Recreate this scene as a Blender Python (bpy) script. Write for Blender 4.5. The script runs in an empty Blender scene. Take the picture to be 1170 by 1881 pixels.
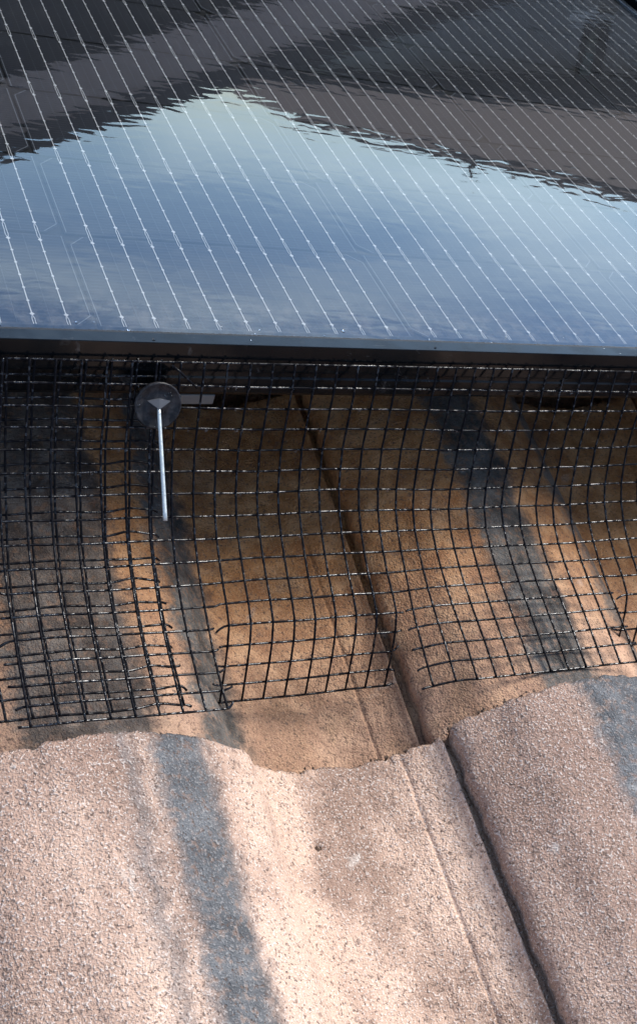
import bpy, bmesh, math, random
from mathutils import Vector, Matrix, noise
random.seed(7)
scene = bpy.context.scene
col = scene.collection
R = math.radians
PITCH = R(23.5)
# roof frame: u along the tile courses, v down the slope, n off the roof; origin on the panel glass
M = Matrix.Rotation(-PITCH, 4, 'X')

# ------------------------------------------------------------------ camera
cam = bpy.data.cameras.new('camera')
camo = bpy.data.objects.new('camera', cam); col.objects.link(camo); scene.camera = camo
rt, up, fw = Vector((0.9018, -0.3339, 0.2745)), Vector((0.0323, 0.6853, 0.7275)), Vector((0.431, 0.6472, -0.6288))
CP = Vector((-0.1842, -0.5117, 0.3521))
rt.normalize(); fw.normalize(); up = rt.cross(fw); up.normalize()
cm = Matrix(((rt.x, up.x, -fw.x, CP.x), (rt.y, up.y, -fw.y, CP.y), (rt.z, up.z, -fw.z, CP.z), (0, 0, 0, 1)))
camo.matrix_world = M @ cm
cam.sensor_fit = 'HORIZONTAL'; cam.sensor_width = 36; cam.lens = 36 * 2253.2 / 1170
cam.clip_start = 0.02; cam.clip_end = 2000
cam.dof.use_dof = True; cam.dof.focus_distance = 0.60; cam.dof.aperture_fstop = 58

# ------------------------------------------------------------------ sky, sun, exposure
SUN_AZ, SUN_EL = R(51), R(44)          # azimuth measured from +Y towards +X
world = bpy.data.worlds.new('World'); scene.world = world; world.use_nodes = True
wn, wl = world.node_tree.nodes, world.node_tree.links
bg = wn['Background']
sky = wn.new('ShaderNodeTexSky'); sky.sky_type = 'NISHITA'; sky.sun_disc = False
sky.sun_elevation = SUN_EL; sky.sun_rotation = SUN_AZ
sky.altitude = 2500; sky.air_density = 0.8; sky.dust_density = 0.0; sky.ozone_density = 3.0
tc = wn.new('ShaderNodeTexCoord')
mp = wn.new('ShaderNodeMapping'); mp.inputs['Scale'].default_value = (1.7, 1.7, 11.0); mp.inputs['Location'].default_value = (1.1, 2.4, 1.15)
wl.new(tc.outputs['Generated'], mp.inputs['Vector'])
nz = wn.new('ShaderNodeTexNoise'); nz.inputs['Scale'].default_value = 1.7; nz.inputs['Detail'].default_value = 5; nz.inputs['Roughness'].default_value = 0.5; nz.inputs['Distortion'].default_value = 0.3
wl.new(mp.outputs[0], nz.inputs['Vector'])
cr = wn.new('ShaderNodeValToRGB'); cr.color_ramp.elements[0].position = 0.46; cr.color_ramp.elements[1].position = 0.70
wl.new(nz.outputs['Fac'], cr.inputs['Fac'])
cf = wn.new('ShaderNodeMath'); cf.operation = 'MULTIPLY'; cf.inputs[1].default_value = 0.34; wl.new(cr.outputs[0], cf.inputs[0])
mx = wn.new('ShaderNodeMix'); mx.data_type = 'RGBA'
wl.new(cf.outputs[0], mx.inputs['Factor']); wl.new(sky.outputs[0], mx.inputs[6]); mx.inputs[7].default_value = (12.2, 14.6, 15.6, 1)
wl.new(mx.outputs[2], bg.inputs['Color']); bg.inputs['Strength'].default_value = 0.15
sun = bpy.data.lights.new('sun', 'SUN'); sun.energy = 3.0; sun.angle = R(30); sun.color = (1, 0.95, 0.87)
suno = bpy.data.objects.new('sun', sun); col.objects.link(suno)
sd = Vector((math.sin(SUN_AZ) * math.cos(SUN_EL), math.cos(SUN_AZ) * math.cos(SUN_EL), math.sin(SUN_EL)))
suno.rotation_euler = sd.to_track_quat('Z', 'Y').to_euler()
scene.view_settings.view_transform = 'Standard'; scene.view_settings.look = 'None'
scene.view_settings.exposure = 0.92; scene.view_settings.gamma = 1

scene.cycles.use_adaptive_sampling = True; scene.cycles.adaptive_threshold = 0.02; scene.cycles.max_bounces = 5; scene.cycles.diffuse_bounces = 3; scene.cycles.glossy_bounces = 3; scene.cycles.transmission_bounces = 4; scene.cycles.transparent_max_bounces = 6

# ------------------------------------------------------------------ helpers
def link(o): col.objects.link(o); return o
def tag(o, label=None, cat=None, group=None, kind=None):
    if label: o['label'] = label
    if cat: o['category'] = cat
    if group: o['group'] = group
    if kind: o['kind'] = kind
    return o
def mesh_of(name, verts, faces, smooth=True, mats=(), midx=None):
    me = bpy.data.meshes.new(name); me.from_pydata(verts, [], faces); me.update()
    if smooth: me.polygons.foreach_set('use_smooth', [True] * len(me.polygons))
    for m in mats: me.materials.append(m)
    if midx: me.polygons.foreach_set('material_index', midx)
    return me
def put(name, me, parent=None, loc=(0, 0, 0), roof=True):
    o = bpy.data.objects.new(name, me); link(o)
    if parent is not None:
        o.parent = parent; o.matrix_basis = Matrix.Translation(loc)
    else:
        o.matrix_world = (M @ Matrix.Translation(loc)) if roof else Matrix.Translation(loc)
    return o
class MB:
    """collects geometry for one mesh"""
    def __init__(s): s.v = []; s.f = []; s.m = []
    def add(s, vs, fs, mi=0):
        b = len(s.v); s.v += [tuple(v) for v in vs]; s.f += [tuple(i + b for i in f) for f in fs]; s.m += [mi] * len(fs)
    def box(s, lo, hi, mi=0):
        (a, b, c), (d, e, f) = lo, hi
        s.add([(a, b, c), (d, b, c), (d, e, c), (a, e, c), (a, b, f), (d, b, f), (d, e, f), (a, e, f)],
              [(0, 3, 2, 1), (4, 5, 6, 7), (0, 1, 5, 4), (1, 2, 6, 5), (2, 3, 7, 6), (3, 0, 4, 7)], mi)
    def quad(s, a, b, c, d, mi=0): s.add([a, b, c, d], [(0, 1, 2, 3)], mi)
    def tube(s, pts, rad, sides=8, mi=0, cap=True):
        pts = [Vector(p) for p in pts]; n = len(pts); b = len(s.v)
        rads = rad if isinstance(rad, list) else [rad] * n
        t0 = (pts[1] - pts[0]).normalized()
        a = t0.orthogonal().normalized()
        for i, p in enumerate(pts):
            t = (pts[min(i + 1, n - 1)] - pts[max(i - 1, 0)]).normalized()
            a = (a - t * a.dot(t)).normalized(); c = t.cross(a)
            for k in range(sides):
                th = 2 * math.pi * k / sides
                s.v.append(tuple(p + (a * math.cos(th) + c * math.sin(th)) * rads[i]))
        for i in range(n - 1):
            for k in range(sides):
                k2 = (k + 1) % sides
                s.f.append((b + i * sides + k, b + i * sides + k2, b + (i + 1) * sides + k2, b + (i + 1) * sides + k)); s.m.append(mi)
        if cap:
            s.f.append(tuple(b + k for k in reversed(range(sides)))); s.m.append(mi)
            s.f.append(tuple(b + (n - 1) * sides + k for k in range(sides))); s.m.append(mi)
    def build(s, name, mats, parent=None, loc=(0, 0, 0), smooth=False, roof=True, bevel=0):
        me = mesh_of(name, s.v, s.f, smooth, mats if isinstance(mats, (list, tuple)) else [mats], s.m)
        if bevel:
            bm = bmesh.new(); bm.from_mesh(me)
            bmesh.ops.bevel(bm, geom=bm.edges[:], offset=bevel, segments=2, affect='EDGES', profile=0.5)
            bm.to_mesh(me); bm.free()
        return put(name, me, parent, loc, roof)
def empty(name, loc=(0, 0, 0), roof=True):
    o = bpy.data.objects.new(name, None); o.empty_display_size = 0.05; link(o)
    o.matrix_world = (M @ Matrix.Translation(loc)) if roof else Matrix.Translation(loc)
    return o
def mat(name, base=(0.5, 0.5, 0.5), rough=0.6, metal=0.0, spec=0.5, coat=0):
    m = bpy.data.materials.new(name); m.use_nodes = True
    b = m.node_tree.nodes['Principled BSDF']
    b.inputs['Base Color'].default_value = (*base, 1); b.inputs['Roughness'].default_value = rough
    b.inputs['Metallic'].default_value = metal; b.inputs['Specular IOR Level'].default_value = spec
    b.inputs['Coat Weight'].default_value = coat; b.inputs['Coat Roughness'].default_value = 0.05
    return m
class NT:
    """short-hand for building node trees"""
    def __init__(s, m): s.t = m.node_tree; s.n = s.t.nodes; s.l = s.t.links; s.b = s.n.get('Principled BSDF')
    def _in(s, node, key, v):
        if v is None: return
        if hasattr(v, 'is_output'): s.l.new(v, node.inputs[key])
        elif isinstance(v, (tuple, list)) and len(v) == 3 and node.inputs[key].type == 'RGBA': node.inputs[key].default_value = (*v, 1)
        else: node.inputs[key].default_value = v
    def coord(s, which='Object'): return s.n.new('ShaderNodeTexCoord').outputs[which]
    def map(s, v, scale=(1, 1, 1), loc=(0, 0, 0)):
        q = s.n.new('ShaderNodeMapping'); s.l.new(v, q.inputs[0]); q.inputs['Scale'].default_value = scale; s._in(q, 'Location', loc); return q.outputs[0]
    def noise(s, v, scale, detail=4, rough=0.5, dist=0):
        q = s.n.new('ShaderNodeTexNoise'); s.l.new(v, q.inputs['Vector']); q.inputs['Scale'].default_value = scale
        q.inputs['Detail'].default_value = detail; q.inputs['Roughness'].default_value = rough; q.inputs['Distortion'].default_value = dist; return q.outputs['Fac']
    def voro(s, v, scale, out='Distance', feat='F1'):
        q = s.n.new('ShaderNodeTexVoronoi'); q.feature = feat; s.l.new(v, q.inputs['Vector']); q.inputs['Scale'].default_value = scale; return q.outputs[out]
    def math(s, op, a, b=None, c=None, clamp=False):
        q = s.n.new('ShaderNodeMath'); q.operation = op; q.use_clamp = clamp
        s._in(q, 0, a); s._in(q, 1, b); s._in(q, 2, c); return q.outputs[0]
    def step(s, v, lo, hi, a=0.0, b=1.0):
        q = s.n.new('ShaderNodeMapRange'); q.interpolation_type = 'SMOOTHSTEP'; s._in(q, 'Value', v)
        s._in(q, 'From Min', lo); s._in(q, 'From Max', hi); s._in(q, 'To Min', a); s._in(q, 'To Max', b); return q.outputs[0]
    def mix(s, f, a, b, kind='MIX'):
        q = s.n.new('ShaderNodeMix'); q.data_type = 'RGBA'; q.blend_type = kind
        s._in(q, 'Factor', f); s._in(q, 6, a); s._in(q, 7, b); return q.outputs[2]
    def sep(s, v):
        q = s.n.new('ShaderNodeSeparateXYZ'); s.l.new(v, q.inputs[0]); return q.outputs
    def bump(s, h, dist, strength=1.0, normal=None):
        q = s.n.new('ShaderNodeBump'); s.l.new(h, q.inputs['Height']); q.inputs['Distance'].default_value = dist; q.inputs['Strength'].default_value = strength
        if normal is not None: s.l.new(normal, q.inputs['Normal'])
        return q.outputs[0]
    def set(s, key, v): s._in(s.b, key, v)

# ------------------------------------------------------------------ materials
def tile_material(name, sheltered):
    m = mat(name, rough=0.85, spec=0.3); t = NT(m)
    oi = t.n.new('ShaderNodeObjectInfo')
    P = t.coord('Object')
    off = t.math('MULTIPLY', oi.outputs['Random'], 37.0)
    cmb = t.n.new('ShaderNodeCombineXYZ'); t.l.new(off, cmb.inputs[0]); t.l.new(off, cmb.inputs[1])
    va = t.n.new('ShaderNodeVectorMath'); va.operation = 'ADD'; t.l.new(P, va.inputs[0]); t.l.new(cmb.outputs[0], va.inputs[1])
    V = va.outputs[0]
    xyz = t.sep(P); x, y = xyz[0], xyz[1]
    big = t.noise(t.map(V, (1, 0.45, 1)), 13, 3, 0.62); mid = t.noise(V, 55, 3, 0.65); fine = t.noise(V, 240, 2, 0.6)
    sand = t.noise(V, 880, 1, 0.6); sand2 = t.noise(t.map(V, (1, 1, 1), (7, 3, 1)), 560, 2, 0.7)
    pale, dark = ((0.63, 0.43, 0.32), (0.29, 0.185, 0.135))
    base = t.mix(t.step(t.math('ADD', t.math('MULTIPLY', big, 0.72), t.math('MULTIPLY', mid, 0.28)), 0.37, 0.60), dark, pale)
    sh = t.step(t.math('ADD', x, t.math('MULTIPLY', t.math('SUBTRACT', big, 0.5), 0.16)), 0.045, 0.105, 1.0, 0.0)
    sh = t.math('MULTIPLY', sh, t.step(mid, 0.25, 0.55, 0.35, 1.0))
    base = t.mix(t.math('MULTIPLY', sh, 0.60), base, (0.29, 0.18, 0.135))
    if sheltered:
        o1 = t.mix(t.step(mid, 0.3, 0.7), (0.31, 0.125, 0.040), (0.53, 0.262, 0.104))
        w = t.step(t.math('ADD', y, t.math('MULTIPLY', t.math('SUBTRACT', big, 0.5), 0.12)), -0.27, -0.12)
        base = t.mix(w, t.mix(0.25, base, o1), o1)
        base = t.mix(t.math('MULTIPLY', t.step(t.noise(V, 24, 4, 0.7, 0.4), 0.50, 0.68), 0.50), base, (0.15, 0.085, 0.05))
        base = t.mix(t.math('MULTIPLY', t.step(mid, 0.52, 0.68), 0.25), base, (0.54, 0.34, 0.20))
    # grey lichen runs and dark stripes along the roll (object colour carries their places and widths)
    oc = t.n.new('ShaderNodeSeparateColor'); t.l.new(oi.outputs['Color'], oc.inputs[0])
    wob = t.math('MULTIPLY', t.math('SUBTRACT', mid, 0.5), 0.034 if sheltered else 0.020)
    wob2 = t.math('MULTIPLY', t.math('SUBTRACT', fine, 0.5), 0.010)
    xx = t.math('ADD', x, t.math('ADD', wob, wob2))
    def stripe(c, wd, soft):
        d = t.math('ABSOLUTE', t.math('SUBTRACT', xx, c))
        return t.step(d, t.math('SUBTRACT', wd, soft), t.math('ADD', wd, soft), 1.0, 0.0)
    s1 = stripe(oc.outputs[0], oc.outputs[1], 0.007)
    s2 = stripe(oc.outputs[2], oi.outputs['Alpha'], 0.006 if sheltered else 0.009)
    grey = t.mix(t.step(mid, 0.3, 0.7), (0.075, 0.076, 0.079), (0.145, 0.145, 0.147)) if not sheltered else t.mix(t.step(mid, 0.3, 0.7), (0.035, 0.033, 0.031), (0.135, 0.125, 0.115))
    sm = t.math('MULTIPLY', t.math('MAXIMUM', s1, t.math('MULTIPLY', s2, 0.9)), t.step(fine, 0.25, 0.5, 0.55, 1.0))
    base = t.mix(sm, base, grey)
    # pale bloom patches, pale grains and dark pits
    base = t.mix(t.math('MULTIPLY', t.step(t.noise(V, 30, 3, 0.7, 0.6), 0.66, 0.74), 0.3 if not sheltered else 0.15), base, (0.80, 0.75, 0.68))
    base = t.mix(t.math('MULTIPLY', t.math('MULTIPLY', t.step(sand, 0.55, 0.68), t.step(sm, 0.0, 1.0, 1.0, 0.35)), 0.42 if not sheltered else 0.25), base, (0.86, 0.80, 0.74) if not sheltered else (0.66, 0.45, 0.28))
    base = t.mix(t.math('MULTIPLY', t.step(sand2, 0.34, 0.43, 1, 0), 0.80), base, (0.10, 0.065, 0.05))
    base = t.mix(t.math('MULTIPLY', t.step(fine, 0.30, 0.40, 1, 0), 0.55), base, (0.14, 0.09, 0.07))
    t.set('Base Color', base)
    h = t.math('ADD', t.math('MULTIPLY', sand, 0.55), t.math('ADD', t.math('MULTIPLY', sand2, 0.5), t.math('MULTIPLY', fine, 0.55)))
    t.set('Normal', t.bump(h, 0.0029 if not sheltered else 0.0024, 0.85))
    return m
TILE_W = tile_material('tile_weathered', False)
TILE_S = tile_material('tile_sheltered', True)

def wire_material(name, lo, hi, wet_spec):
    m = mat(name, (0.005, 0.005, 0.007), 0.3); t = NT(m); P = t.coord('Object')
    t.set('Normal', t.bump(t.noise(P, 480, 3, 0.6), 0.0006, 0.6))
    wet = t.math('MULTIPLY', t.step(t.noise(P, 360, 1), lo, hi), t.step(t.noise(P, 28, 2), 0.35, 0.62, 0.25, 1.0)); t.set('Roughness', t.math('MULTIPLY_ADD', wet, -0.36, 0.44)); t.set('Specular IOR Level', t.math('MULTIPLY_ADD', wet, wet_spec, 0.06))
    return m
WIRE = wire_material('coated_wire', 0.52, 0.60, 0.5)
WIREH = wire_material('coated_wire_wet', 0.42, 0.54, 0.8)      # water lies along the level wires
DROP = mat('water_drop', (1, 1, 1), 0.02); DROP.node_tree.nodes['Principled BSDF'].inputs['Transmission Weight'].default_value = 1.0
DROP.node_tree.nodes['Principled BSDF'].inputs['IOR'].default_value = 1.33
FRAME = mat('black_anodised', (0.004, 0.005, 0.006), 0.16, 0.0, 0.24, 0.0)
t = NT(FRAME); P = t.coord('Object')
sc = t.math('MULTIPLY', t.step(t.noise(t.map(P, (1, 1, 1)), 85, 5, 0.7, 0.8), 0.6, 0.72), t.step(t.noise(P, 9, 2), 0.45, 0.6))
t.set('Base Color', t.mix(t.math('MULTIPLY', sc, 0.6), (0.004, 0.005, 0.006), (0.09, 0.085, 0.08)))
t.set('Roughness', t.step(t.noise(P, 60, 4), 0.3, 0.7, 0.10, 0.24))
BACK = mat('black_backsheet', (0.007, 0.008, 0.010), 0.6)
CELL = mat('silicon_cell', (0.012, 0.014, 0.022), 0.5)
t = NT(CELL); P = t.coord('Object')
wv = t.n.new('ShaderNodeTexWave'); wv.bands_direction = 'Y'; t.l.new(P, wv.inputs['Vector']); wv.inputs['Scale'].default_value = 105
t.set('Base Color', t.mix(t.step(wv.outputs['Fac'], 0.8, 0.98), t.mix(t.noise(P, 20), (0.008, 0.010, 0.017), (0.014, 0.017, 0.027)), (0.035, 0.040, 0.052)))
SILVER = mat('silver_ribbon', (0.80, 0.81, 0.82), 0.4, 0.0, 0.6)
FAINT = mat('printed_line', (0.10, 0.115, 0.135), 0.5, 0.2)
EDGE = mat('cell_edge', (0.26, 0.28, 0.31), 0.5, 0.3)
GLASS = bpy.data.materials.new('panel_glass'); GLASS.use_nodes = True
t = NT(GLASS); t.n.remove(t.b)
out = t.n['Material Output']
tr = t.n.new('ShaderNodeBsdfTransparent'); tr.inputs[0].default_value = (0.92, 0.94, 0.95, 1)
gl = t.n.new('ShaderNodeBsdfGlossy'); gl.inputs['Roughness'].default_value = 0.012; gl.inputs[0].default_value = (1, 1, 1, 1)
fr = t.n.new('ShaderNodeFresnel'); fr.inputs['IOR'].default_value = 1.72
ms = t.n.new('ShaderNodeMixShader'); t.l.new(fr.outputs[0], ms.inputs[0]); t.l.new(tr.outputs[0], ms.inputs[1]); t.l.new(gl.outputs[0], ms.inputs[2]); P = t.coord('Object')
df = t.n.new('ShaderNodeBsdfDiffuse'); df.inputs[0].default_value = (0.45, 0.42, 0.38, 1)
ms2 = t.n.new('ShaderNodeMixShader'); t.l.new(ms.outputs[0], ms2.inputs[1]); t.l.new(df.outputs[0], ms2.inputs[2]); t.l.new(ms2.outputs[0], out.inputs[0])
edge = t.step(t.math('ADD', t.sep(P)[1], t.math('MULTIPLY', t.noise(P, 45, 4), 0.02)), 0.010, 0.045, 1.0, 0.0)
t.l.new(t.math('MULTIPLY_ADD', t.math('MULTIPLY', edge, t.step(t.noise(P, 130, 5, 0.7), 0.4, 0.7)), 0.09, t.math('MULTIPLY', t.step(t.noise(P, 22, 5, 0.65, 0.8), 0.5, 0.8), 0.012)), ms2.inputs[0])
rip = t.noise(t.map(P, (42, 100, 1)), 1.0, 1, 0.5, 0.6)
nb = t.bump(rip, 0.000048, 1.0)
nb = t.bump(t.noise(t.map(P, (9, 14, 1)), 1.0, 2, 0.5), 0.00009, 1.0, nb)
t.l.new(nb, gl.inputs['Normal'])
ALU = mat('aluminium', (0.20, 0.21, 0.21), 0.5, 0.4)
PIN = mat('bright_pin', (0.50, 0.535, 0.53), 0.34, 0.5)
t = NT(PIN); P = t.coord('Object'); t.set('Roughness', t.step(t.noise(P, 400), 0.3, 0.7, 0.25, 0.5))
TABM = mat('worn_steel_tab', (0.09, 0.09, 0.095), 0.4, 0.3)
WASHER = mat('black_washer', (0.012, 0.012, 0.014), 0.38, 0, 0.2)
t = NT(WASHER); P = t.coord('Object'); t.set('Base Color', t.mix(t.step(t.noise(P, 210, 4, .7), .4, .65), (0.010, 0.010, 0.012), (0.034, 0.032, 0.034))); t.set('Normal', t.bump(t.noise(P, 300, 4, 0.6), 0.0006, 0.5)); t.set('Roughness', t.step(t.noise(P, 250, 3), 0.35, 0.65, 0.2, 0.5))
UNDER = mat('roof_underlay', (0.02, 0.02, 0.022), 0.9)

# ------------------------------------------------------------------ the roof under the panels
PER = 0.290; U0 = 0.1687; GAUGE = 0.28
PX = [0.0, .0086, .0208, .0268, .0334, .0429, .055, .0675, .079, .0914, .1047, .1146, .1312, .1449, .1588, .1659, .1717, .1762, .185, .1942, .2156, .24, .2587, .2771, .2865, .2925, .320]
PZ = [-.0285, -.0223, -.0160, -.0120, -.0078, -.0052, -.0032, -.0008, 0, 0, -.0018, -.0035, -.008, -.0152, -.022, -.0262, -.033, -.0425, -.0485, -.0508, -.054, -.0555, -.0518, -.0456, -.0400, -.0392, -.0392]
def interp(xs, ys, x):
    if x <= xs[0]: return ys[0]
    for i in range(len(xs) - 1):
        if x <= xs[i + 1]:
            f = (x - xs[i]) / (xs[i + 1] - xs[i]); return ys[i] + (ys[i + 1] - ys[i]) * f
    return ys[-1]
def prof(x):
    a = (interp(PX, PZ, x - .004) + 2 * interp(PX, PZ, x) + interp(PX, PZ, x + .004)) / 4 if 0.006 < x < 0.27 else interp(PX, PZ, x)
    a -= 0.0012 * math.exp(-((x - 0.2645) / 0.0011) ** 2)          # drip groove
    a += 0.0022 * math.exp(-((x - 0.2855) / 0.0016) ** 2)          # water lip
    a -= 0.007 * max(0, min(1, (x - 0.2868) / 0.0012))               # channel under the next tile
    return a
def make_tile(fine, slope, seed, L=0.345, W=0.315, pit=None):
    nu, nv = (178, 190) if fine else (60, 5)
    vs, fs = [], []
    xs = [W * i / (nu - 1) for i in range(nu)]
    if fine: xs = [0.0019 * i for i in range(136)] + [0.2584 + 0.00048 * i for i in range(72)] + [0.2945 + 0.003 * i for i in range(7)]
    nu = len(xs)
    pz = [prof(x) for x in xs]
    for j in range(nv):
        fj = j / (nv - 1)
        y = -L * fj
        for i, x in enumerate(xs):
            z = pz[i] + slope * y
            yy = y; xo = x
            if fine:
                q = Vector((x * 1 + seed * 3.1, y, seed))
                z += 0.0007 * noise.noise(q * 30) + 0.00045 * noise.noise(q * 160) + 0.00025 * noise.noise(q * 420)
                e = max(0, 1 - fj * L / 0.007)
                yy += e * (0.0022 * noise.noise(Vector((x * 60, seed, 0))) + 0.0016 * noise.noise(Vector((x * 240, seed, 4))))
                cp = noise.noise(Vector((x * 95, seed * 1.7, 2))) + .5 * noise.noise(Vector((x * 210, seed, 8)))
                if cp > .38: yy -= e * min(.0022, (cp - .38) * .008); z -= e * .0012
                if pit: z -= 0.0042 * math.exp(-(((x - pit[0]) ** 2 + (y - pit[1]) ** 2) / 0.0021 ** 2))
                z -= 0.0014 * e ** 2 + e * 0.0012 * max(0, noise.noise(Vector((x * 130, y * 130, seed + 9))))
                el = max(0, 1 - x / 0.006)
                xo += el * (0.0016 * noise.noise(Vector((0, y * 70, seed))) + 0.0010 * noise.noise(Vector((0, y * 300, seed))))
                z -= 0.0016 * el ** 2
            vs.append((xo, yy, z))
        if j: 
            for i in range(nu - 1):
                a = (j - 1) * nu + i; b = j * nu + i
                fs.append((a, b, b + 1, a + 1))
    T = 0.014
    n0 = len(vs)                        # nose skirt
    for i in range(nu):
        X, Y, Z = vs[i]; vs.append((X, Y - 0.004, Z - 0.022 if fine else Z - 0.02))
    for i in range(nu - 1): fs.append((i, i + 1, n0 + i + 1, n0 + i))
    n1 = len(vs)                        # left edge skirt
    for j in range(nv):
        X, Y, Z = vs[j * nu]; vs.append((X + 0.003, Y, Z - 0.0135))
    for j in range(nv - 1): fs.append((j * nu, n1 + j, n1 + j + 1, (j + 1) * nu))
    n2 = len(vs)                        # underside
    for i in range(nu):
        vs.append((xs[i], -0.004, pz[i] - 0.022)); vs.append((xs[i], -L, pz[i] - T - slope * L))
    for i in range(nu - 1): fs.append((n2 + 2 * i, n2 + 2 * i + 2, n2 + 2 * i + 3, n2 + 2 * i + 1))
    return mesh_of('roof_tile', vs, fs, True, [TILE_W])
house = tag(empty('tiled_house', (0, 0, -0.25)), 'weathered roof of pinkish brown roll tiles under the black solar panels', 'roof')
HB = Vector((0, 0, -0.25))
courses = []                           # (index, nose v, nose crest n, slope)
for j in range(-5, 8):
    v = -0.18 + GAUGE * j
    if j == 0: n, s = -0.1075, 0.14
    elif j == 1: n, s = -0.0815, 0.182
    elif j > 1: n, s = -0.0815, 0.095
    else: n, s = -0.1075 + j * 0.0137, 0.135
    courses.append((j, v, n, s))
coarse = {}
# dark stripe places: (centre, half width, centre, half width) measured across each tile
STRIPES = {(0, -1): (0.126, 0.0150, 0.098, 0.0025), (0, 0): (0.098, 0.0300, 0.30, 0.002), (1, -1): (0.170, 0.0170, 0.090, 0.034), (1, 0): (0.088, 0.0210, 0.168, 0.0130),  # the last stripe here darkens the steep right side of the roll
         (1, 1): (0.09, 0.02, 0.16, 0.012), (1, -2): (0.05, 0.02, 0.17, 0.012)}
for (j, v, n, s) in courses:
    for c in range(-8, 8):
        vis = j in (0, 1) and c in (-2, -1, 0, 1)
        if vis: me = make_tile(True, s, random.random() * 50 + j * 7 + c, pit=(0.2015, -0.044) if (j, c) == (0, -1) else None)
        else:
            if s not in coarse: coarse[s] = make_tile(False, s, 1)
            me = coarse[s]
        if j >= 1: pass
        ra, rb, rc = random.Random(j * 31 + c), 0, 0
        o = put('roof_tile', me, house, Vector((U0 + PER * c, v + (0.0 if vis else ra.uniform(-.002, .002)), n)) - HB)
        if j >= 1 and j < 6:
            o.material_slots[0].link = 'OBJECT'; o.material_slots[0].material = TILE_S
        o.color = STRIPES.get((j, c), (ra.uniform(.06, .14), ra.uniform(.006, .02), ra.uniform(.14, .18), ra.uniform(.002, .01)))
umax, umin = U0 + PER * 8, U0 - PER * 8
mb = MB(); mb.box((umin, -1.95, -0.29), (umax, 2.0, -0.235)); mb.build('underlay', UNDER, house, -HB)

# moss and grit gathered in the lap of the near course
MOSS = mat('moss_grit', (0.07, 0.05, 0.035), 0.95)
t = NT(MOSS); P = t.coord('Object'); t.set('Base Color', t.mix(t.noise(P, 150, 3), (0.05, 0.033, 0.022), (0.20, 0.13, 0.09)))
def course_n(j, u, v):
    _, nv_, nn, sl_ = courses[j + 5]; x = (u - U0) % PER
    return nn + prof(x) + sl_ * (v - nv_)
gr = MB(); rg_ = random.Random(3)
for i in range(1100):
    u = rg_.uniform(-0.12, 0.30)
    if noise.noise(Vector((u * 38, 0.3, 0))) < rg_.uniform(-.25, .45): continue
    v = -0.1795 + abs(rg_.gauss(0, .0016)); r_ = rg_.uniform(.0005, .0014) * (1.4 if rg_.random() < .12 else 1)
    top = course_n(1, u, v); near_top = course_n(0, u, -0.181)
    z_ = max(top + r_ * .3, near_top - .003 - rg_.random() * .010) if v < -.1775 else top + r_ * .3
    vs_ = [Vector((u, v, z_)) + Vector((a, b, c)).normalized() * r_ * rg_.uniform(.6, 1.2) for a, b, c in ((1, 0, 0), (-1, 0, 0), (0, 1, 0), (0, -1, 0), (0, 0, 1), (0, 0, -1))]
    gr.add(vs_, [(0, 2, 4), (2, 1, 4), (1, 3, 4), (3, 0, 4), (2, 0, 5), (1, 2, 5), (3, 1, 5), (0, 3, 5)])
for i in range(7):
    u, v = U0 - PER + 0.2015 + rg_.gauss(0, .0011), -0.224 + rg_.gauss(0, .0011)
    c_ = Vector((u, v, course_n(0, u, v) - .0022)); r_ = .0009
    gr.add([c_ + Vector(d_) * r_ * rg_.uniform(.7, 1.2) for d_ in ((1, 0, 0), (-1, 0, 0), (0, 1, 0), (0, -1, 0), (0, 0, 1), (0, 0, -1))], [(0, 2, 4), (2, 1, 4), (1, 3, 4), (3, 0, 4), (2, 0, 5), (1, 2, 5), (3, 1, 5), (0, 3, 5)])
gro = gr.build('moss_grit', MOSS, None); tag(gro, 'dark crumbs of moss and grit along the tile lap', 'moss', kind='stuff')

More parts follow.
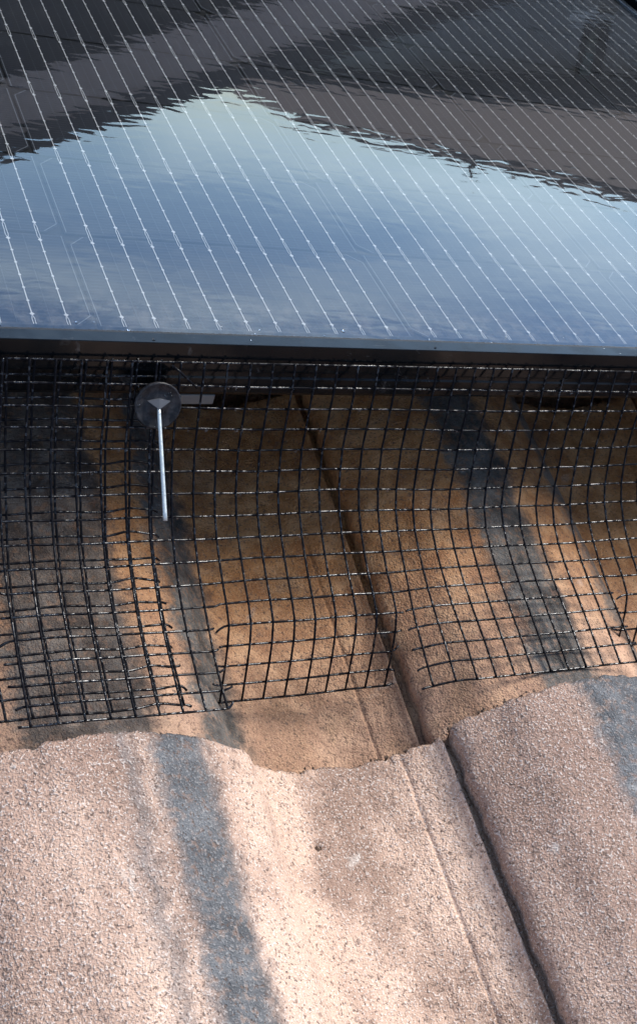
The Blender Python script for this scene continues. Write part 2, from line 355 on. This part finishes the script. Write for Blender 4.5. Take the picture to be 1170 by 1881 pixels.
# ------------------------------------------------------------------ solar panels
CW, RH, BP = 0.184, 0.08818, 0.017236
UL, UR = -0.400, 0.7273; VN, VF = -0.0252, 1.665
def cell_mesh(flip):
    """one half cell, origin at the left bottom pad; flip: cut corners on the far side"""
    x0, x1, y0, y1 = -0.0137, 9 * BP + 0.0137, -0.0088, 0.0772
    ch = 0.0085; chx = 0.0085 * 1.0
    if flip: poly = [(x0, y0), (x1, y0), (x1, y1 - ch), (x1 - chx, y1), (x0 + chx, y1), (x0, y1 - ch)]
    else: poly = [(x0 + chx, y0), (x1 - chx, y0), (x1, y0 + ch), (x1, y1), (x0, y1), (x0, y0 + ch)]
    cell = mesh_of('cell', [(x, y, -0.0006) for x, y in poly], [tuple(range(len(poly)))], False, [CELL])
    mb = MB()
    def seg(a, b, w, mi, z=0.0):
        a, b = Vector((*a, z)), Vector((*b, z)); d = (b - a).normalized(); s = Vector((-d.y, d.x, 0)) * w / 2
        mb.quad(a - s, b - s, b + s, a + s, mi)
    cx, cy = (x0 + x1) / 2, (y0 + y1) / 2
    ins = [(cx + (x - cx) * (1 - 0.0012 / 0.091), cy + (y - cy) * (1 - 0.0010 / 0.043)) for x, y in poly]
    for a, b in zip(ins, ins[1:] + ins[:1]):
        horiz = abs(a[1] - b[1]) < 1e-5
        seg(a, b, 0.00012 if horiz else 0.00042, 2 if not horiz else 1, -0.0002)
    for k in range(10):
        x = k * BP
        seg((x, 0), (x, 0.0702), 0.00054, 0)
        for i in range(7):
            y = 0.0117 * i; r = 0.0013 if i in (0, 6) else 0.00095
            mb.add([(x - r, y, .0002), (x, y - r * 1.25, .0002), (x + r, y, .0002), (x, y + r * 1.25, .0002)], [(0, 1, 2, 3)], 0)
        for sg in (-1, 1):               # the ribbon splits where it hops to the next cell
            seg((x, 0.0702), (x + sg * 0.0008, 0.0742), 0.00036, 0); seg((x + sg * 0.0008, 0.0742), (x + sg * 0.0006, 0.0798), 0.00036, 0)
            seg((x + sg * 0.0006, -0.0084), (x + sg * 0.0007, -0.0038), 0.00036, 0); seg((x + sg * 0.0007, -0.0038), (x, 0), 0.00036, 0)
        if k < 9: seg((x + BP / 2, -0.0075), (x + BP / 2, 0.0755), 0.00022, 1)
    lines = mesh_of('ribbons', mb.v, mb.f, False, [SILVER, FAINT, EDGE], mb.m)
    return cell, lines
CELLS = [cell_mesh(False), cell_mesh(True)]
def rail_mesh(lo, hi, bev=0.0011):
    mb = MB(); mb.box(lo, hi); me = mesh_of('frame_rail', mb.v, mb.f, False, [FRAME])
    bm = bmesh.new(); bm.from_mesh(me); bmesh.ops.bevel(bm, geom=bm.edges[:], offset=bev, segments=3, affect='EDGES', profile=0.5); bm.to_mesh(me); bm.free()
    return me
H = 0.0022
near_rail = MB()
# section of the near frame rail seen end on (v, n): lip, outer face with a shallow groove, bottom flange
sec = [(VN + .0087, H - .0008), (VN + .0084, H + .0004), (VN + .0003, H + .0006), (VN, H + .0003), (VN, H - .0010), (VN, -.0150), (VN + .0010, -.0158), (VN + .0010, -.0185), (VN, -.0193), (VN, -.0285), (VN + .0010, -.0305), (VN + .022, -.0305), (VN + .022, -.0285), (VN + .003, -.0280), (VN + .003, -.003), (VN + .0087, -.003)]
def extrude_sec(sec, ua, ub, flipv=None):
    vs = [(ua, a, b) for a, b in sec] + [(ub, a, b) for a, b in sec]; n = len(sec)
    fs = [(i, (i + 1) % n, n + (i + 1) % n, n + i) for i in range(n)] + [tuple(reversed(range(n))), tuple(range(n, 2 * n))]
    return vs, fs
def make_panel(du, label):
    root = tag(empty('solar_panel', (UL + du, VN, 0)), label, 'solar panel', 'black solar panels in a row on the roof')
    B = Vector((UL, VN, 0))
    def part(name, me, parent=root, base=B): return put(name, me, parent, -base)
    vs, fs = extrude_sec(sec, UL, UR); part('frame_rail', mesh_of('frame_rail', vs, fs, False, [FRAME]))
    sec2 = [(VN + VF - a, b) for a, b in sec]; vs, fs = extrude_sec(sec2, UL, UR); part('frame_rail', mesh_of('frame_rail', vs, [tuple(reversed(f)) for f in fs], False, [FRAME]))
    part('frame_rail', rail_mesh((UL + .0005, VN + .0092, -.030), (UL + .0092, VF - .0092, H + .0006)))
    part('frame_rail', rail_mesh((UR - .0092, VN + .0092, -.030), (UR - .0005, VF - .0092, H + .0006)))
    mb = MB(); mb.box((UL + .004, VN + .004, -.0045), (UR - .004, VF - .004, -.0015)); part('backsheet', mesh_of('backsheet', mb.v, mb.f, False, [BACK]))
    mb = MB(); mb.quad((UL + .004, VN + .004, H - .0003), (UR - .004, VN + .004, H - .0003), (UR - .004, VF - .004, H - .0003), (UL + .004, VF - .004, H - .0003))
    g_ = MB(); g_.box((UL + .009, VN + .0088, H - .0002), (UR - .009, VN + .0102, H + .0001)); part('lip_shadow_strip', mesh_of('lip_shadow_strip', g_.v, g_.f, False, [BACK]))  # black strip standing in for the shadowed slot at the lip's inner edge
    part('glass', mesh_of('glass', mb.v, mb.f, False, [GLASS]))
    for c in range(-2, 4):
        for r in range(18):
            gapv = 0.012 if r >= 9 else 0
            cl, ln = CELLS[c % 2 == 0]
            p = Vector((CW * c + 0, RH * r + gapv, 0))
            co = put('cell', cl, root, p - B)
            put('ribbons', ln, co)['kind'] = 'stuff'
    return root
make_panel(0, 'black solar panel behind the wire mesh, mirroring the sky')
make_panel(UR - UL + 0.022, 'black solar panel to the right across a narrow gap')
# beads of water on the near edge of the glass
dr = MB()
def blob(mb, c, r, sq=0.6, n=8, m=5, full=True):
    c = Vector(c); vs = []; fs = []
    for i in range(m + 1):
        th = math.pi * i / m
        for k in range(n):
            ph = 2 * math.pi * k / n
            vs.append(c + Vector((r * math.sin(th) * math.cos(ph), r * math.sin(th) * math.sin(ph), r * sq * math.cos(th))))
    for i in range(m):
        for k in range(n):
            fs.append((i * n + k, (i + 1) * n + k, (i + 1) * n + (k + 1) % n, i * n + (k + 1) % n))
    mb.add(vs, fs)
rr = random.Random(5)
for i in range(28):
    u = rr.uniform(-0.08, 0.42); v = rr.uniform(-0.0155, -0.007) if rr.random() < .8 else rr.uniform(-0.024, -0.018)
    blob(dr, (u, v, H + .0002 if v > -.017 else H + .0007), rr.choice((.0003, .0004, .0005, .0009)), 0.4)
o = dr.build('water_beads', DROP, None, smooth=True); tag(o, 'small water beads along the near edge of the panel', 'water', kind='stuff')

# ------------------------------------------------------------------ wire mesh skirt
S = 0.0127
PL = [(-.0280, -.0067), (-.0325, -.0178), (-.0370, -.0287), (-.0412, -.0392), (-.0458, -.0500), (-.0524, -.0600), (-.0600, -.0690), (-.0685, -.0777), (-.0785, -.0850), (-.0897, -.0908), (-.1013, -.0955), (-.1133, -.0992), (-.1256, -.1020), (-.1381, -.1042), (-.1507, -.1058), (-.1615, -.1070), (-.1722, -.1082)]
PM = [(-.0280, -.0067), (-.0328, -.0187), (-.0360, -.0309), (-.0393, -.0425), (-.0425, -.0547), (-.0478, -.0652), (-.0541, -.0755), (-.0625, -.0845), (-.0724, -.0919), (-.0827, -.0980), (-.0938, -.1037), (-.1046, -.1087), (-.1150, -.1150), (-.1212, -.1247), (-.1260, -.1360), (-.1298, -.1475), (-.1330, -.1585)]
PR = [(-.0280, -.0067), (-.0316, -.0198), (-.0363, -.0315), (-.0394, -.0438), (-.0434, -.0556), (-.0480, -.0670), (-.0525, -.0788), (-.0588, -.0891), (-.0682, -.0970), (-.0790, -.1028), (-.0902, -.1073), (-.1015, -.1110), (-.1130, -.1142), (-.1239, -.1171), (-.1361, -.1203), (-.1470, -.1236), (-.1583, -.1272)]
def ukk(k): return 0.0776 + (0.0127 * k if k >= 0 else 0.0129 * k)
def lerp2(a, b, f): return (a[0] + (b[0] - a[0]) * f, a[1] + (b[1] - a[1]) * f)
def ss(x): x = max(0, min(1, x)); return x * x * (3 - 2 * x)
def at_row(pr, r):
    r = max(0, min(16, r)); i = min(15, int(r)); return lerp2(pr[i], pr[i + 1], r - i)
def flap_of(k): return 0 if k <= -3 + .5 else 1 if k <= 6 + .5 else 2 if k <= 18.5 else 3 if k <= 28.5 or 41.5 < k <= 51.5 or 64.5 < k <= 74.5 else 2
def surf(k, r, flap=None):
    """point of the front sheet at wire k (across) and row r (down), possibly fractional"""
    def left():
        p = at_row(PL, r); w = ss((r - 5) / 11) * max(0, (k + 9) / 6)
        return (p[0] + .009 * w * (r > 5), p[1] - .0150 * w)
    def right():
        p = at_row(PR, r); d = max(0, 9 - k); w = ss((r - 8) / 8)
        return (p[0] + .0012 * d * w, p[1] - .0028 * d * d * w * .5)
    fl = flap_of(k) if flap is None else flap
    base = [left, lambda: at_row(PM, r), right, lambda: at_row(PM, r)][fl]
    own = base()
    # above the slits the flaps are one sheet, so their sections run into each other
    if k < 0: w = ss((k + 6) / 6); up_ = lerp2(left(), at_row(PM, r), w)
    elif k < 10: w = ss((k - 4) / 6); up_ = lerp2(at_row(PM, r), right(), w)
    elif k < 24: w = ss((k - 15) / 8); up_ = lerp2(right(), at_row(PM, r), w)
    else: up_ = at_row(PM, r)
    f = ss((r - 9.5) / 3.5)
    v, n = lerp2(up_, own, f)
    q = Vector((k * .31, r * .23, 3.7))
    return Vector((ukk(k) + .0004 * noise.noise(q * 1.3) * min(1, r / 3), v + .0004 * noise.noise(q + Vector((9, 1, 0))), n + .0006 * noise.noise(q * 1.1 + Vector((0, 7, 2))) * min(1, r / 4)))
def wire_tube(pts, seed, rad=0.00065):
    mb = MB(); n = len(pts); rs = []
    for i, p in enumerate(pts):
        rs.append(rad * (1 + 0.22 * noise.noise(Vector((i * 0.9, seed, 0))) + 0.10 * noise.noise(Vector((i * 2.7, seed, 5)))))
    mb.tube(pts, rs, 8); return mb
def dense(fn, a, b, per=5):
    n = max(2, int(abs(b - a) * per) + 1); return [fn(a + (b - a) * i / (n - 1)) for i in range(n)]
BASE = Vector((0.0774, -0.03, -0.01))
front = tag(empty('wire_mesh', BASE), 'black welded wire mesh with cut flaps skirting the solar panel edge', 'wire mesh')
K0, K1 = -11, 120
CUTS = [(-11, -3), (-2, 6), (7, 18), (19, 28), (29, 41), (42, 51), (52, 64), (65, 74), (75, 120)]
NORM = Vector((0, -0.8, 0.6))
rw = random.Random(11)
def rel(pts, base=BASE): return [p - base for p in pts]
for k in range(K0, K1 + 1):
    pts = dense(lambda r: surf(k, r), 0, 16.0, 5)
    wire_tube(rel(pts), k * 3.1).build('vertical_wire', WIRE, front, smooth=True)
def stub(p, d, L, bend):
    return [p + d * (L * f) + bend * (f * f) for f in (0.35, 0.7, 1.0)]
BACKO = Vector((0, 0.0006, -0.0007))
for r in range(0, 17):
    spans = [(K0, K1)] if r < 12 else CUTS
    for (a, b) in spans:
        fl = None if r < 12 else flap_of(a)
        pts = dense(lambda k: surf(k, r, fl) + BACKO, a, b, 4)
        if a > K0 or r > 3:
            bend = Vector((0, rw.uniform(-.002, .001), rw.uniform(-.0035, .002)))
            pts = list(reversed(stub(pts[0], Vector((-1, 0, 0)), rw.uniform(.0045, .0075), bend))) + pts
        bend = Vector((0, rw.uniform(-.002, .003), rw.uniform(-.002, .003)))
        pts = pts + stub(pts[-1], Vector((1, 0, 0)), rw.uniform(.003, .006), bend)
        wire_tube(rel(pts), r * 5.7 + a).build('horizontal_wire', WIREH, front, smooth=True)
# the end of the top wire, bent back over the frame
wire_tube(rel([surf(-4.4, 0.1) + Vector((0, -.0012, 0)), surf(-4.1, .3) + Vector((0, -.002, .0)), surf(-3.3, 1.05) + Vector((0, -.003, .001))]), 99).build('bent_wire_end', WIRE, front, smooth=True)
drops = MB()
for i in range(210):
    r = rw.choice((1, 2, 2, 3, 3, 4, 5, 5, 6, 7, 8, 9, 10)); k = rw.uniform(K0, 20)
    if rw.random() < .45: k = round(k) + .06
    blob(drops, surf(k, r) + BACKO + Vector((0, -.0003, -.0011)) - BASE, rw.choice((.0004, .0005, .0006, .0008)), 1.25)
drops.build('water_drops', DROP, front, smooth=True)['kind'] = 'stuff'

# second sheet, lying under the first at the left
B2 = Vector((-0.06, -0.03, -0.012))
rear = tag(empty('wire_mesh', B2), 'second black wire mesh sheet overlapped beneath the first at the left', 'wire mesh')
KA, KB = -40, -5
def surf2(k, r):
    rr_ = r - 0.36
    if rr_ < 0:
        p = surf(max(k, -40), 0) + Vector((0, .0006, .0012))
    else: p = surf(k, rr_, 0)
    sag = ss((r - 3) / 6)
    q = Vector((k * .4, r * .3, 8.1))
    return p + Vector((0.0034 + .0012 * noise.noise(q), 0.0030 + .0016 * sag + .0010 * noise.noise(q + Vector((3, 3, 3))), -0.0022 - .0035 * sag + .0012 * noise.noise(q + Vector((5, 1, 3)))))
for k in range(KA, KB + 1):
    pts = dense(lambda r: surf2(k, r), 0.2, 16.0, 5)
    wire_tube(rel(pts, B2), k * 2.3 + 50).build('vertical_wire', WIRE, rear, smooth=True)
for r in range(1, 17):
    amp = rw.uniform(-.0008, .0020) if r > 4 else 0.0003
    def hw(k, r=r, amp=amp):
        p = surf2(k, r) + BACKO
        if k > -7: p += Vector((0, .5, .86)) * amp * math.sin((k + 7) / 2 * math.pi) ** 2
        return p
    pts = dense(hw, KA, KB, 5)
    pts += stub(pts[-1], Vector((1, 0, 0)), rw.uniform(.002, .0045), Vector((0, rw.uniform(-.002, .001), rw.uniform(-.0025, .001))))
    wire_tube(rel(pts, B2), r * 4.1 + 77).build('horizontal_wire', WIREH, rear, smooth=True)

# ------------------------------------------------------------------ the fastener
dc = Vector((0.0150, -0.0385, -0.0272))
dn = Vector((0.0, -0.93, 0.36)).normalized()
ax = Vector((1, 0, 0)); ay = dn.cross(ax).normalized()
fast = tag(empty('mesh_fastener', dc), 'round black washer with a bright pin clamping the wire mesh', 'fastener')
mb = MB(); NS = 40; prof_d = [(0.0, .0016), (.0030, .0016), (.0042, .0004), (.0070, .0002), (.0112, .0003), (.0116, .0008), (.0122, .0008), (.0127, .0001), (.0126, -.0012), (.0, -.0012)]
for i, (rad, hh) in enumerate(prof_d):
    for k in range(NS):
        th = 2 * math.pi * k / NS; rj = rad * (1 + .006 * noise.noise(Vector((math.cos(th) * 2, math.sin(th) * 2, 1))))
        mb.v.append(tuple(ax * rj * math.cos(th) + ay * rj * math.sin(th) + dn * hh))
for i in range(len(prof_d) - 1):
    for k in range(NS): mb.f.append((i * NS + k, i * NS + (k + 1) % NS, (i + 1) * NS + (k + 1) % NS, (i + 1) * NS + k)); mb.m.append(0)
mb.build('washer', WASHER, fast, smooth=True)
for sg in (-1, 1):
    mb = MB()
    A = ay * -.0012 + dn * .0030; Bp = ax * sg * .0062 + ay * .0028 + dn * .0010; Cp = ay * .0042 + dn * .0014; D = ax * sg * .0028 + ay * .0002 + dn * .0014
    mb.add([A, Bp, Cp, D, A - dn * .002, Bp - dn * .002, Cp - dn * .002, D - dn * .002], [(0, 1, 2), (0, 3, 1), (0, 4, 5, 1), (1, 5, 6, 2), (0, 2, 6, 4), (3, 7, 5, 1), (0, 4, 7, 3)])
    mb.build('locking_tab', TABM, fast)
pd = Vector((-0.02, -0.78, -0.62)).normalized()
mb = MB(); pp = [dn * .001 + pd * (0.0595 * f) for f in [i / 14 for i in range(15)]]
mb.tube(pp, [.00098 + .0002 * i / 14 for i in range(15)], 14); mb.build('pin', PIN, fast, smooth=True)
dm = MB()
for i in range(26):
    a, rd = rw.uniform(0, 6.28), .0128 * math.sqrt(rw.random())
    blob(dm, ax * rd * math.cos(a) + ay * rd * math.sin(a) + dn * .0006, rw.choice((.0004, .0006, .0009)), .8)
dm.build('water_drops', DROP, fast, smooth=True)['kind'] = 'stuff'

# short aluminium rail under the panel, its end showing beside the washer
mr = empty('mounting_rail', (0.043, -0.004, -0.0505)); tag(mr, 'pale aluminium mounting rail end under the panel beside the washer', 'rail')
mb = MB(); mb.box((-0.0185, 0, -0.0034), (0.0185, 1.55, 0.0034)); mb.build('rail_body', ALU, mr, bevel=.0006)
for v_ in (0.25, 1.15):
    mb = MB(); mb.box((-0.015, v_, 0.0036), (0.015, v_ + .04, 0.0195)); mb.build('clamp', ALU, mr, bevel=.001)

# ------------------------------------------------------------------ houses mirrored in the glass
GZ = -5.4
BRICKD = mat('dark_brick', (0.085, 0.065, 0.055), 0.85)
t = NT(BRICKD); P = t.coord('Object'); t.set('Base Color', t.mix(t.noise(P, 4, 4), (0.05, 0.042, 0.038), (0.10, 0.080, 0.066)))
REND = mat('grey_render', (0.20, 0.19, 0.18), 0.9)
t = NT(REND); P = t.coord('Object'); t.set('Base Color', t.mix(t.noise(P, 3, 4), (0.27, 0.28, 0.275), (0.38, 0.37, 0.35)))
ROOFB = mat('brown_roof', (0.20, 0.14, 0.115), 0.9)
t = NT(ROOFB); P = t.coord('Object')
br = t.n.new('ShaderNodeTexBrick'); t.l.new(t.map(P, (3.3, 3.0, 3.0)), br.inputs['Vector']); br.inputs['Color1'].default_value = (0.19, 0.118, 0.09, 1); br.inputs['Color2'].default_value = (0.125, 0.082, 0.066, 1); br.inputs['Mortar'].default_value = (0.07, 0.05, 0.045, 1); br.inputs['Mortar Size'].default_value = 0.05
t.set('Base Color', t.mix(t.noise(P, 1.2, 5), br.outputs['Color'], (0.17, 0.125, 0.105), 'MIX'))
ROOFD = mat('dark_roof', (0.06, 0.05, 0.047), 0.85)
t = NT(ROOFD); P = t.coord('Object'); t.set('Base Color', t.mix(t.noise(P, 3, 5), (0.045, 0.038, 0.036), (0.09, 0.072, 0.065)))
BARGE = mat('pink_board', (0.42, 0.29, 0.24), 0.8)
t = NT(BARGE); P = t.coord('Object'); t.set('Base Color', t.mix(t.noise(P, 3, 5, .6), (0.50, 0.36, 0.31), (0.74, 0.58, 0.52)))
PVCW = mat('white_plastic', (0.75, 0.75, 0.73), 0.4); PVCB = mat('black_plastic', (0.008, 0.008, 0.009), 0.8, 0, 0.1)
PANE = mat('window_glass', (0.03, 0.05, 0.055), 0.05); BLIND = mat('teal_blind', (0.06, 0.16, 0.155), 0.8)
def hframe(origin, ang):
    """house frame: x along the front, y into the house"""
    return Matrix.Translation(origin) @ Matrix.Rotation(ang, 4, 'Z')
def window(root, x, z, w, h, y=0.0, blind=False, FR=None):
    FR = FR or PVCW
    f = MB(); t_ = 0.06
    f.box((x, y - .05, z), (x + t_, y + .05, z + h)); f.box((x + w - t_, y - .05, z), (x + w, y + .05, z + h))
    f.box((x + t_, y - .05, z), (x + w - t_, y + .05, z + t_)); f.box((x + t_, y - .05, z + h - t_), (x + w - t_, y + .05, z + h))
    fo = f.build('window', FR, root)
    g = MB(); g.box((x + t_, y - .02, z + t_), (x + w - t_, y + .02, z + h - t_)); g.build('pane', PANE, fo)
    if blind: g = MB(); g.box((x + t_ + .01, y - .03, z + h * .48), (x + w - t_ - .01, y - .022, z + h - t_)); g.build('blind', BLIND, fo)
    s = MB(); s.box((x - .1, y - .16, z - .08), (x + w + .1, y + .05, z - .002)); s.build('sill', PVCW, fo)
# long house at the right: eaves run away from the viewer
ev = -0.28; rg = 0.62
A, Bq = Vector((6.75, 8.4, 0)), Vector((9.9, 22.2, 0)); dvec = (Bq - A).normalized()
ang = math.atan2(dvec.y, dvec.x)
start = A - dvec * 6; LEN = 36.0; DEP = 6.4
hs = bpy.data.objects.new('long_house', None); link(hs); hs.matrix_world = hframe((start.x, start.y, GZ), ang) @ Matrix.Scale(-1, 4, (0, 1, 0))
tag(hs, 'long grey rendered house with brown tiled roof mirrored at the right', 'house')
eh, rh = ev - GZ, rg - GZ
mb = MB(); mb.add([(0, 0.25, 0), (LEN, 0.25, 0), (LEN, DEP, 0), (0, DEP, 0), (0, 0.25, eh), (LEN, 0.25, eh), (LEN, DEP, eh), (0, DEP, eh), (0, DEP / 2, rh - .1), (LEN, DEP / 2, rh - .1)],
              [(0, 1, 5, 4), (2, 3, 7, 6), (1, 2, 6, 9, 5), (3, 0, 4, 8, 7)]); mb.build('wall', REND, hs)
rf = MB(); o_ = .35
rf.add([(-o_, -.15, eh - .02), (LEN + o_, -.15, eh - .02), (LEN + o_, DEP / 2, rh), (-o_, DEP / 2, rh), (-o_, DEP + .4, eh - .02), (LEN + o_, DEP + .4, eh - .02),
        (-o_, -.15, eh - .10), (LEN + o_, -.15, eh - .10), (LEN + o_, DEP / 2, rh - .1), (-o_, DEP / 2, rh - .1), (-o_, DEP + .4, eh - .1), (LEN + o_, DEP + .4, eh - .1)],
       [(0, 1, 2, 3), (3, 2, 5, 4), (6, 9, 8, 7), (9, 10, 11, 8), (0, 6, 7, 1), (1, 7, 8, 2), (2, 8, 11, 5), (5, 11, 10, 4), (4, 10, 9, 3), (3, 9, 6, 0)])
rfo = rf.build('roof', ROOFB, hs)
for cx in (9.0, 21.0):
    ch = MB(); ch.box((cx, DEP / 2 - .3, rh - .4), (cx + .6, DEP / 2 + .3, rh + .12)); ch.build('chimney', BRICKD, rfo)
mb = MB(); mb.tube([(x_, DEP / 2, rh + .02) for x_ in (-o_, LEN / 2, LEN + o_)], .10, 8); mb.build('ridge', ROOFB, rfo)
mb = MB(); mb.tube([(-o_, -.22, eh - .09), (LEN + o_, -.22, eh - .09)], .10, 10); mb.build('gutter', PVCB, hs)
mb = MB(); mb.box((-o_, -.10, eh - .30), (LEN + o_, -.06, eh - .11)); mb.build('fascia', PVCB, hs)
for x_ in (2.0, 6.95, 20.5, 24.5, 28.5): window(hs, x_, eh - .80, .42, .60, .22, True, PVCB)
for x_ in (3.0, 9.0, 15, 21, 27): window(hs, x_, .9, 1.8, 1.3, .22)
for x_ in (6.2, 18.0):
    d_ = MB(); d_.box((x_, .18, 0.0), (x_ + .95, .30, 2.05)); dd = d_.build('door', BLIND, hs); kx = MB(); kx.box((x_ + .8, .13, 1.0), (x_ + .84, .179, 1.15)); kx.build('handle', PVCB, dd)
mb = MB(); mb.tube([(18.7, DEP / 2, rh), (18.7, DEP / 2, rh + .42)], .03, 6); mb.tube([(18.5, DEP / 2, rh + .38), (18.95, DEP / 2, rh + .38)], .02, 6)
for q_ in range(4): mb.tube([(18.52 + q_ * .13, DEP / 2 - .12, rh + .38), (18.52 + q_ * .13, DEP / 2 + .12, rh + .38)], .015, 5)
mb.build('television_aerial', PVCB, hs)
# gabled house at the left, its verge running down to the right
GY = 8.0; ap = Vector((-1.2, GY, 1.575)); sl = 0.397; half = 6.75
gh = bpy.data.objects.new('gabled_house', None); link(gh); gh.matrix_world = Matrix.Translation((ap.x, GY, GZ))
tag(gh, 'dark gabled house with pinkish verge mirrored at the upper left', 'house')
az = ap.z - GZ; ez = az - sl * half; dy = 9.0; iw = half - .35
mb = MB(); mb.add([(-iw, .1, 0), (iw, .1, 0), (iw, .1, az - sl * iw - .12), (0, .1, az - .12), (-iw, .1, az - sl * iw - .12), (-iw, dy, 0), (iw, dy, 0), (iw, dy, az - sl * iw - .12), (0, dy, az - .12), (-iw, dy, az - sl * iw - .12)],
              [(0, 1, 2, 3, 4), (1, 6, 7, 2), (6, 5, 9, 8, 7), (5, 0, 4, 9)]); mb.build('wall', BRICKD, gh)
for sg in (-1, 1):
    mb = MB(); e = half + .1
    vs = [(0, -.25, az), (sg * e, -.25, az - sl * e), (sg * e, dy + .2, az - sl * e), (0, dy + .2, az)]
    vs += [(a, b, c - .15) for a, b, c in vs]
    mb.add(vs, [(0, 1, 2, 3), (7, 6, 5, 4), (0, 4, 5, 1), (1, 5, 6, 2), (2, 6, 7, 3), (3, 7, 4, 0)]); mb.build('roof', ROOFD, gh)
    mb = MB(); vs = [(0, -.22, az - .16), (sg * e, -.22, az - sl * e - .16), (sg * e, -.22, az - sl * e - .50), (0, -.22, az - .50)]
    vs += [(a, b + .05, c) for a, b, c in vs]
    mb.add(vs, [(0, 3, 2, 1), (4, 5, 6, 7), (0, 1, 5, 4), (1, 2, 6, 5), (2, 3, 7, 6), (3, 0, 4, 7)]); mb.build('bargeboard', BARGE, gh)
    mb = MB(); mb.tube([(sg * (half + .16), -.25, ez - .1), (sg * (half + .16), dy + .2, ez - .1)], .09, 10); mb.build('gutter', PVCB, gh)
for x_ in (-3.8, 1.6): window(gh, x_, 3.0, 1.3, 1.1, .08)
for x_ in (-4.2, 1.8): window(gh, x_, .8, 1.8, 1.3, .08)
d_ = MB(); d_.box((-.5, .04, 0), (.45, .16, 2.05)); dd = d_.build('door', PVCW, gh)
# ground
GR = mat('garden_ground', (0.09, 0.11, 0.05), 0.95)
t = NT(GR); P = t.coord('Object'); t.set('Base Color', t.mix(t.noise(P, .4, 6), (0.06, 0.085, 0.03), (0.13, 0.12, 0.08)))
mb = MB(); mb.quad((-900, -900, GZ - .01), (900, -900, GZ - .01), (900, 900, GZ - .01), (-900, 900, GZ - .01)); g = mb.build('ground', GR, None, roof=False); g['kind'] = 'structure'
# walls that carry the roof
WX0, WX1 = umin + .3, umax - .3
mb = MB()
def roofpt(u, v, n): return M @ Vector((u, v, n))
y0, y1 = roofpt(0, -1.7, 0).y, roofpt(0, 1.75, 0).y
z0, z1 = roofpt(0, -1.7, -.30).z, roofpt(0, 1.75, -.30).z
mb.add([(WX0, y0, GZ), (WX1, y0, GZ), (WX1, y1, GZ), (WX0, y1, GZ), (WX0, y0, z0), (WX1, y0, z0), (WX1, y1, z1), (WX0, y1, z1)], [(0, 1, 5, 4), (1, 2, 6, 5), (2, 3, 7, 6), (3, 0, 4, 7), (4, 5, 6, 7)])
w = mb.build('wall', REND, None, roof=False); w.parent = house; w.matrix_parent_inverse = house.matrix_world.inverted()
